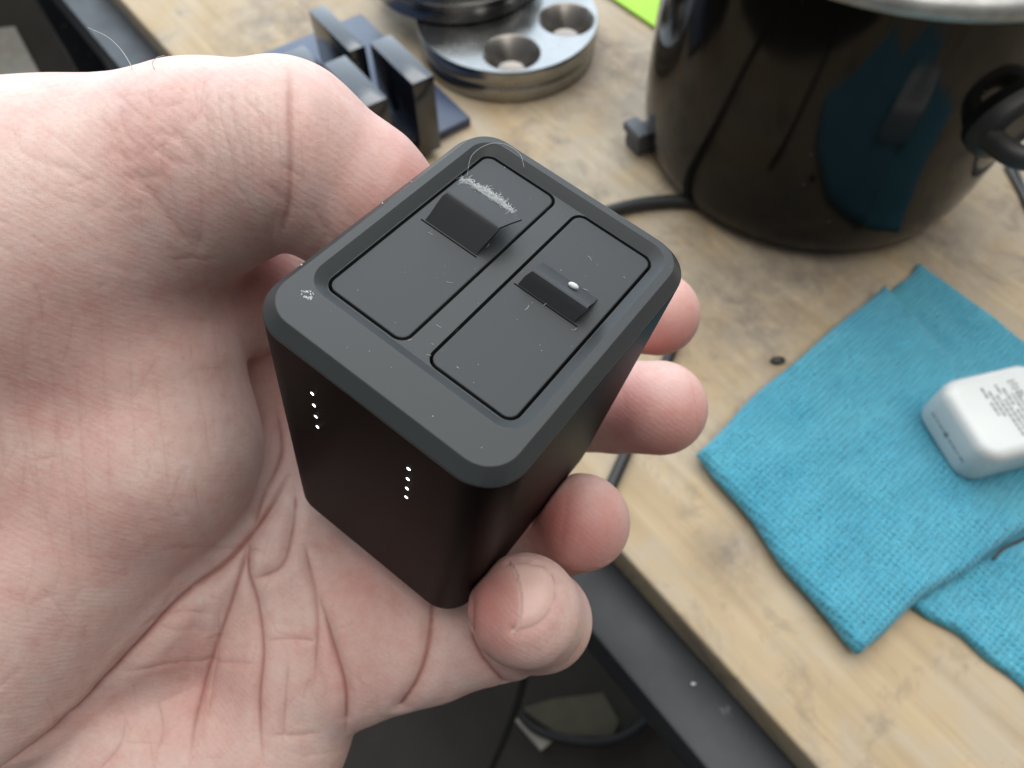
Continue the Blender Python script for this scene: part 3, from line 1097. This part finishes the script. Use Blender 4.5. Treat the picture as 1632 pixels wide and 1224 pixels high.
# steel discs
def disc(loc, R, label, holes, n=96):
    root = empty('steel_disc', loc)
    tag(root, label, 'disc', 'polished steel discs stacked on the bench')
    bm = bmesh.new()
    lathe(bm, [(0, 0.0), (R * .96, 0.0), (R * .99, 0.0008), (R * .99, 0.0085), (R * .985, 0.0095), (R * .978, 0.0100), (R * .978, 0.0110), (R * .99, 0.0115), (R, 0.0125), (R, 0.0202), (R * .992, 0.0212)], n)
    link('disc_wall', bm_mesh('disc_wall', bm), M['metal'], root, angle=40)
    # top plate with countersunk holes: outer ring to hole polygons, filled
    bm = bmesh.new()
    zt = 0.0212
    edges = []

    def loop(pts):
        vs = [bm.verts.new((x, y, zt)) for x, y in pts]
        for i in range(len(vs)):
            edges.append(bm.edges.new((vs[i], vs[(i + 1) % len(vs)])))
    loop([(R * .992 * math.cos(2 * math.pi * k / n), R * .992 * math.sin(2 * math.pi * k / n)) for k in range(n)])
    for hx, hy, hr in holes:
        loop([(hx + hr * math.cos(-2 * math.pi * k / 40), hy + hr * math.sin(-2 * math.pi * k / 40)) for k in range(40)])
    bmesh.ops.triangle_fill(bm, edges=edges, use_beauty=True, use_dissolve=False)
    link('disc_face', bm_mesh('disc_face', bm), M['metal'], root, smooth=False)
    for hx, hy, hr in holes:
        bm = bmesh.new()
        lathe(bm, [(hr, zt), (hr * .95, zt - 0.0006), (hr * .52, zt - 0.0105), (hr * .48, zt - 0.0115), (hr * .2, zt - 0.012), (0, zt - 0.012)], 40)
        bmesh.ops.translate(bm, verts=bm.verts, vec=(hx, hy, 0))
        link('countersunk_hole', bm_mesh('countersunk_hole', bm), M['hole'], root, angle=25)
    return root


DT = 0.0212
c1 = at(808, 24, TABLE + DT)
h1, h2 = at(815, 84, TABLE + DT) - c1, at(903, 31, TABLE + DT) - c1
R1 = 0.0555
holes = [(h1[0], h1[1], 0.0173), (h2[0], h2[1], 0.0173)]
rad = (np.linalg.norm(h1[:2]) + np.linalg.norm(h2[:2])) / 2
disc((c1[0], c1[1], TABLE + 0.0002), R1, 'polished steel disc with two deep countersunk holes in view, lying on the bench', holes)
c2 = at(724, -97, TABLE + 2 * DT + .0004)
disc((c2[0], c2[1], TABLE + DT + 0.0006), R1, 'polished steel disc lying half on top of the disc with the holes', [(0.0, 0.027, 0.0173), (-0.026, -0.006, 0.0173)])

# dark slab stand
st = at(620, 175, TABLE)
stand = empty('slab_stand', st)
tag(stand, 'navy base plate with four upright black slabs behind the thumb', 'stand')
p_r = at(740, 212, TABLE + 0.006)
axx = at(690, 118, TABLE + .05) - at(620, 52, TABLE + .05)
axx[2] = 0
axx /= np.linalg.norm(axx)
ayy = np.array([-axx[1], axx[0], 0])
stand.rotation_euler = (0, 0, math.atan2(axx[1], axx[0]))


def loc2(px, py, z):
    d = at(px, py, TABLE + z) - st
    return d @ axx, d @ ayy


SH = 0.052
bm = bmesh.new()
bx, by = loc2(742, 212, 0.006)
bevel_box(bm, (0.125, 0.085, 0.006), (bx - 0.0715, by - 0.0425 + .010, 0.0031), 0.0012, 2)
link('base_plate', bm_mesh('base_plate', bm), M['navy'], stand, angle=40)
for name, quad in (('a', ((493, 17), (512, 6), (583, 70), (557, 84))), ('b', ((591, 70), (619, 52), (690, 118), (659, 136))), ('c', ((515, 105), (545, 86), (618, 153), (586, 172))), ('d', ((449, 89), (478, 70), (540, 128), (510, 148)))):
    hgt = SH if name != 'd' else 0.038
    c = np.array([loc2(x, y, hgt) for x, y in quad])
    sx = (np.linalg.norm(c[3] - c[0]) + np.linalg.norm(c[2] - c[1])) / 2
    sy = (np.linalg.norm(c[1] - c[0]) + np.linalg.norm(c[2] - c[3])) / 2
    bm = bmesh.new()
    cc = c.mean(0)
    bevel_box(bm, (sx, sy, hgt - 0.006), (cc[0], cc[1], (hgt + 0.006) / 2), 0.0006, 2)
    link('slab', bm_mesh('slab', bm), M['blk'], stand, angle=40)

# blue cloth
def sheet(corners, z, name, parent, mat, th=0.0026, nu=60, nv=60, wav=0.0010, seed=0):
    """thin draped quilt between four ground corners (px), thickness th, soft edges."""
    c = [at(x, y, z) for x, y in corners]
    org = c[0]
    bm = bmesh.new()
    r_ = np.random.default_rng(seed)
    ph = r_.uniform(0, 6.3, 8)
    top, bot = [], []
    eu = (c[1] - c[0]) / np.linalg.norm(c[1] - c[0])
    ev = (c[3] - c[0]) / np.linalg.norm(c[3] - c[0])
    for i in range(nu + 1):
        ru, rb = [], []
        for j in range(nv + 1):
            u, v = i / nu, j / nv
            p = c[0] * (1 - u) * (1 - v) + c[1] * u * (1 - v) + c[2] * u * v + c[3] * (1 - u) * v
            e = min(u, 1 - u, v, 1 - v)
            edge = math.sin(min(1.0, e / 0.035) * math.pi / 2) ** 0.7
            wob = math.sin(9 * u + ph[0]) * math.sin(7 * v + ph[1]) + .6 * math.sin(21 * u + 11 * v + ph[2]) + .4 * math.sin(31 * v - 13 * u + ph[3])
            hgt = th * (0.35 + 0.65 * edge) + wav * (0.8 + wob * .5)
            ou = 0.0011 * math.sin(6 * v + ph[4]) + 0.0006 * math.sin(15 * v + ph[5])
            ov = 0.0011 * math.sin(6 * u + ph[6]) + 0.0006 * math.sin(15 * u + ph[7])
            p = p + ou * eu + ov * ev
            off = 0.0
            ru.append(bm.verts.new((p[0] + off, p[1] + off, z + hgt)))
            rb.append(bm.verts.new((p[0] + off, p[1] + off, z + 0.0004 + (0 if e > 0 else 0.0002))))
        top.append(ru)
        bot.append(rb)
    for i in range(nu):
        for j in range(nv):
            bm.faces.new((top[i][j], top[i + 1][j], top[i + 1][j + 1], top[i][j + 1]))
            bm.faces.new((bot[i][j], bot[i][j + 1], bot[i + 1][j + 1], bot[i + 1][j]))
    rim = [(i, 0) for i in range(nu)] + [(nu, j) for j in range(nv)] + [(i, nv) for i in range(nu, 0, -1)] + [(0, j) for j in range(nv, 0, -1)]
    for k in range(len(rim)):
        a, b = rim[k], rim[(k + 1) % len(rim)]
        bm.faces.new((top[a[0]][a[1]], bot[a[0]][a[1]], bot[b[0]][b[1]], top[b[0]][b[1]]))
    return link(name, bm_mesh(name, bm), mat, parent, angle=80)


cloth = empty('cleaning_cloth')
tag(cloth, 'folded bright blue microfibre cloth lying on the bench', 'cloth')
sheet([(1345, 545), (1458, 424), (1830, 690), (1700, 1145)], TABLE, 'lower_fold', cloth, M['cloth'], th=0.0030, seed=3)
sheet([(1105, 727), (1402, 458), (1690, 800), (1362, 1040)], TABLE + 0.0045, 'upper_fold', cloth, M['cloth'], th=0.0055, nu=80, nv=80, wav=0.0012, seed=5)
sheet([(1440, 960), (1600, 830), (1800, 1010), (1660, 1118)], TABLE + 0.0002, 'corner_fold', cloth, M['cloth'], th=0.0040, seed=8)

# white adapter on the cloth
AH = 0.0235
zc0 = TABLE + 0.0105
ca, cb = at(1502, 612, zc0 + AH), at(1577, 728, zc0 + AH)
ad_y = (ca - cb)
ad_y[2] = 0
AL = np.linalg.norm(ad_y) * 1.12
ad_y /= np.linalg.norm(ad_y)
ad_x = np.array([ad_y[1], -ad_y[0], 0])
AWD = 0.044
ac = (ca + cb) / 2 + ad_x * (AWD / 2 - 0.001)
adp = empty('power_adapter', (ac[0], ac[1], zc0), (0, 0, math.atan2(ad_x[1], ad_x[0])))
tag(adp, 'small white rounded power adapter with fine grey print on the blue cloth', 'adapter')
bm = bmesh.new()
rr_ = 0.0085
pr = lambda g, z: ring3(rrect(-AWD / 2 + g, AWD / 2 - g, -AL / 2 + g, AL / 2 - g, max(rr_ - g, 0.001), 8), z)
loft(bm, [pr(.0045, 0), pr(.0022, .0004), pr(.0006, .0018), pr(0, .004), pr(0, AH - .0045), pr(.0006, AH - .0022), pr(.0018, AH - .0008), pr(.0036, AH - .0001), pr(.005, AH)], True, True)
link('shell', bm_mesh('shell', bm), M['white'], adp, angle=60)
bm = bmesh.new()
for i in range(8):
    x = -AWD * .16 + i * .0021
    y = AL * (.30 - .06 * (i % 3)) if i < 5 else AL * .16
    while y > -AL * (.30 if i > 1 else .05):
        w = rng.uniform(.0007, .0024)
        if rng.uniform() > .1:
            bevel_box(bm, (.0010, w, .00006), (x, y - w / 2, AH + .00002), 0)
        y -= w + .0004
for j in range(5):
    bevel_box(bm, (.0034, .0007, .00006), (AWD * .02 + .0055 + .0004 * (j % 2), AL * .30 - j * .0017, AH + .00002), 0)
bmesh.ops.create_cone(bm, cap_ends=True, segments=20, radius1=.0019, radius2=.0019, depth=.00008, matrix=Matrix.Translation((AWD * .27, AL * .10, AH + .00002)))
link('fine_print', bm_mesh('fine_print', bm), M['print'], adp, smooth=False)
bm = bmesh.new()
y = -AL * .32
while y < AL * .32:
    w = rng.uniform(.0008, .0020)
    if abs(y) > .002:
        bevel_box(bm, (.00006, w, .0009), (-AWD / 2 - .00001, y, AH * .45), 0)
    y += w + .0005
bmesh.ops.create_cone(bm, cap_ends=True, segments=16, radius1=.0013, radius2=.0013, depth=.00008, matrix=Matrix.Translation((-AWD / 2 - .00001, 0, AH * .45)) @ Matrix.Rotation(math.pi / 2, 4, 'Y'))
link('side_print', bm_mesh('side_print', bm), M['print'], adp, smooth=False)

# black strap end on the cloth
bm = bmesh.new()
tube(bm, smooth_path([at(1582, 892, TABLE + .012), at(1597, 876, TABLE + .013), at(1620, 864, TABLE + .0132), at(1660, 850, TABLE + .013), at(1720, 860, TABLE + .012)], 8), .0007, 8)
tag(link('thread', bm_mesh('thread', bm), M['rubber']), 'thin black thread curving over the blue cloth', 'thread')

# lime paper
bm = bmesh.new()
pc = [at(1046, 50, TABLE), at(1100, -30, TABLE), at(1030, -110, TABLE), at(955, -12, TABLE)]
vs0 = [bm.verts.new((p[0], p[1], TABLE + .0006)) for p in pc]
vs1 = [bm.verts.new((p[0], p[1], TABLE + .0026)) for p in pc]
bm.faces.new(vs1)
bm.faces.new(list(reversed(vs0)))
for i in range(4):
    bm.faces.new((vs0[i], vs0[(i + 1) % 4], vs1[(i + 1) % 4], vs1[i]))
tag(link('paper_pad', bm_mesh('paper_pad', bm), M['lime'], smooth=False), 'lime green paper pad corner between the steel discs and the pot', 'paper pad')

# small grey block at the foot of the pot
gb = at(1024, 232, TABLE)
bm = bmesh.new()
bevel_box(bm, (0.017, 0.014, 0.012), (0, 0, 0.006), 0.002, 2)
bevel_box(bm, (0.009, 0.016, 0.006), (-0.006, 0, 0.013), 0.0015, 2)
o_ = link('rubber_block', bm_mesh('rubber_block', bm), M['grey'], angle=40)
o_.location = gb
o_.rotation_euler = (0, 0, 0.5)
tag(o_, 'small dark grey rubber block beside the foot of the pot', 'block')

# wires by the pot at the right
for k in range(2):
    bm = bmesh.new()
    tube(bm, smooth_path([at(1604 + 14 * k, 262, TABLE + .002), at(1625 + 8 * k, 300, TABLE + .002), at(1660 + 8 * k, 360, TABLE + .002), at(1750, 400 + 12 * k, TABLE + .002)], 8), .0011, 8)
    tag(link('thin_wire', bm_mesh('thin_wire', bm), M['grey']), ('thin grey wire on the bench, closest to the pot lug', 'thin grey wire on the bench, outside the wire closest to the pot lug')[k], 'wire', 'thin wires beside the pot')

# crumbs on bench and rail
for px, py, z, s, lab in ((1240, 574, TABLE + .001, .0022, 'dark crumb at the left edge of the blue cloth'), (1105, 1090, TABLE - .0195, .0007, 'white chip lying on the dark steel rail')):
    bm = bmesh.new()
    bmesh.ops.create_icosphere(bm, subdivisions=2, radius=1, matrix=Matrix.Diagonal((s * 1.6, s, s * .6, 1)))
    for v in bm.verts:
        v.co *= rng.uniform(.8, 1.15)
    o_ = link('crumb', bm_mesh('crumb', bm), M['lint'] if 'white' in lab else M['rubber'])
    o_.location = at(px, py, z)
    tag(o_, lab, 'crumb')

# ------------------------------------------------------------------ things on the floor
def floor_card(name, pxs, mat, label, cat, th=.004):
    bm = bmesh.new()
    P = [at(x, y, 0) for x, y in pxs]
    a = [bm.verts.new((p[0], p[1], .001)) for p in P]
    b = [bm.verts.new((p[0], p[1], .001 + th + rng.uniform(0, .004))) for p in P]
    bm.faces.new(b)
    bm.faces.new(list(reversed(a)))
    for i in range(len(P)):
        bm.faces.new((a[i], a[(i + 1) % len(P)], b[(i + 1) % len(P)], b[i]))
    return tag(link(name, bm_mesh(name, bm), mat, smooth=False), label, cat)


floor_card('cardboard_piece', [(830, 1130), (880, 1115), (960, 1105), (985, 1150), (975, 1175), (890, 1172)], M['card'], 'olive cardboard piece on the floor under the looped cable', 'cardboard')
floor_card('paper_scrap', [(820, 1148), (832, 1140), (880, 1182), (862, 1197)], M['paper'], 'pale paper scrap on the floor beside the olive cardboard', 'paper')
floor_card('floor_mat', [(-40, 55), (25, 45), (70, 130), (60, 300), (-60, 300)], M['paper'], 'grey flat sheet on the floor beyond the bench rail', 'sheet')
bm = bmesh.new()
tube(bm, smooth_path([at(820, 1125, .012), at(850, 1160, .012), at(900, 1178, .012), at(960, 1182, .012), at(1010, 1165, .012), at(1060, 1120, .012)], 8), .006, 10)
tag(link('floor_cable', bm_mesh('floor_cable', bm), M['rubber']), 'black looped cable lying on the floor over the cardboard', 'cable')

# body hairs on the wrist edge
for pts in ([(208, 103), (192, 78), (170, 58), (140, 44)], [(243, 100), (250, 92), (262, 88)]):
    q0 = hit(pts[0][0], pts[0][1] + 8)
    z = 108.0 if q0 is None else q0[2]
    bm = bmesh.new()
    path = [cam_to_world(px_mm(x, y, z)) for x, y in [(pts[0][0] + 3, pts[0][1] + 10)] + pts]
    path = smooth_path(path, 6)
    tube(bm, path, list(np.linspace(.00006, .00003, len(path))), 5)
    o_ = link('hair', bm_mesh('hair', bm), M['lint'], hand)
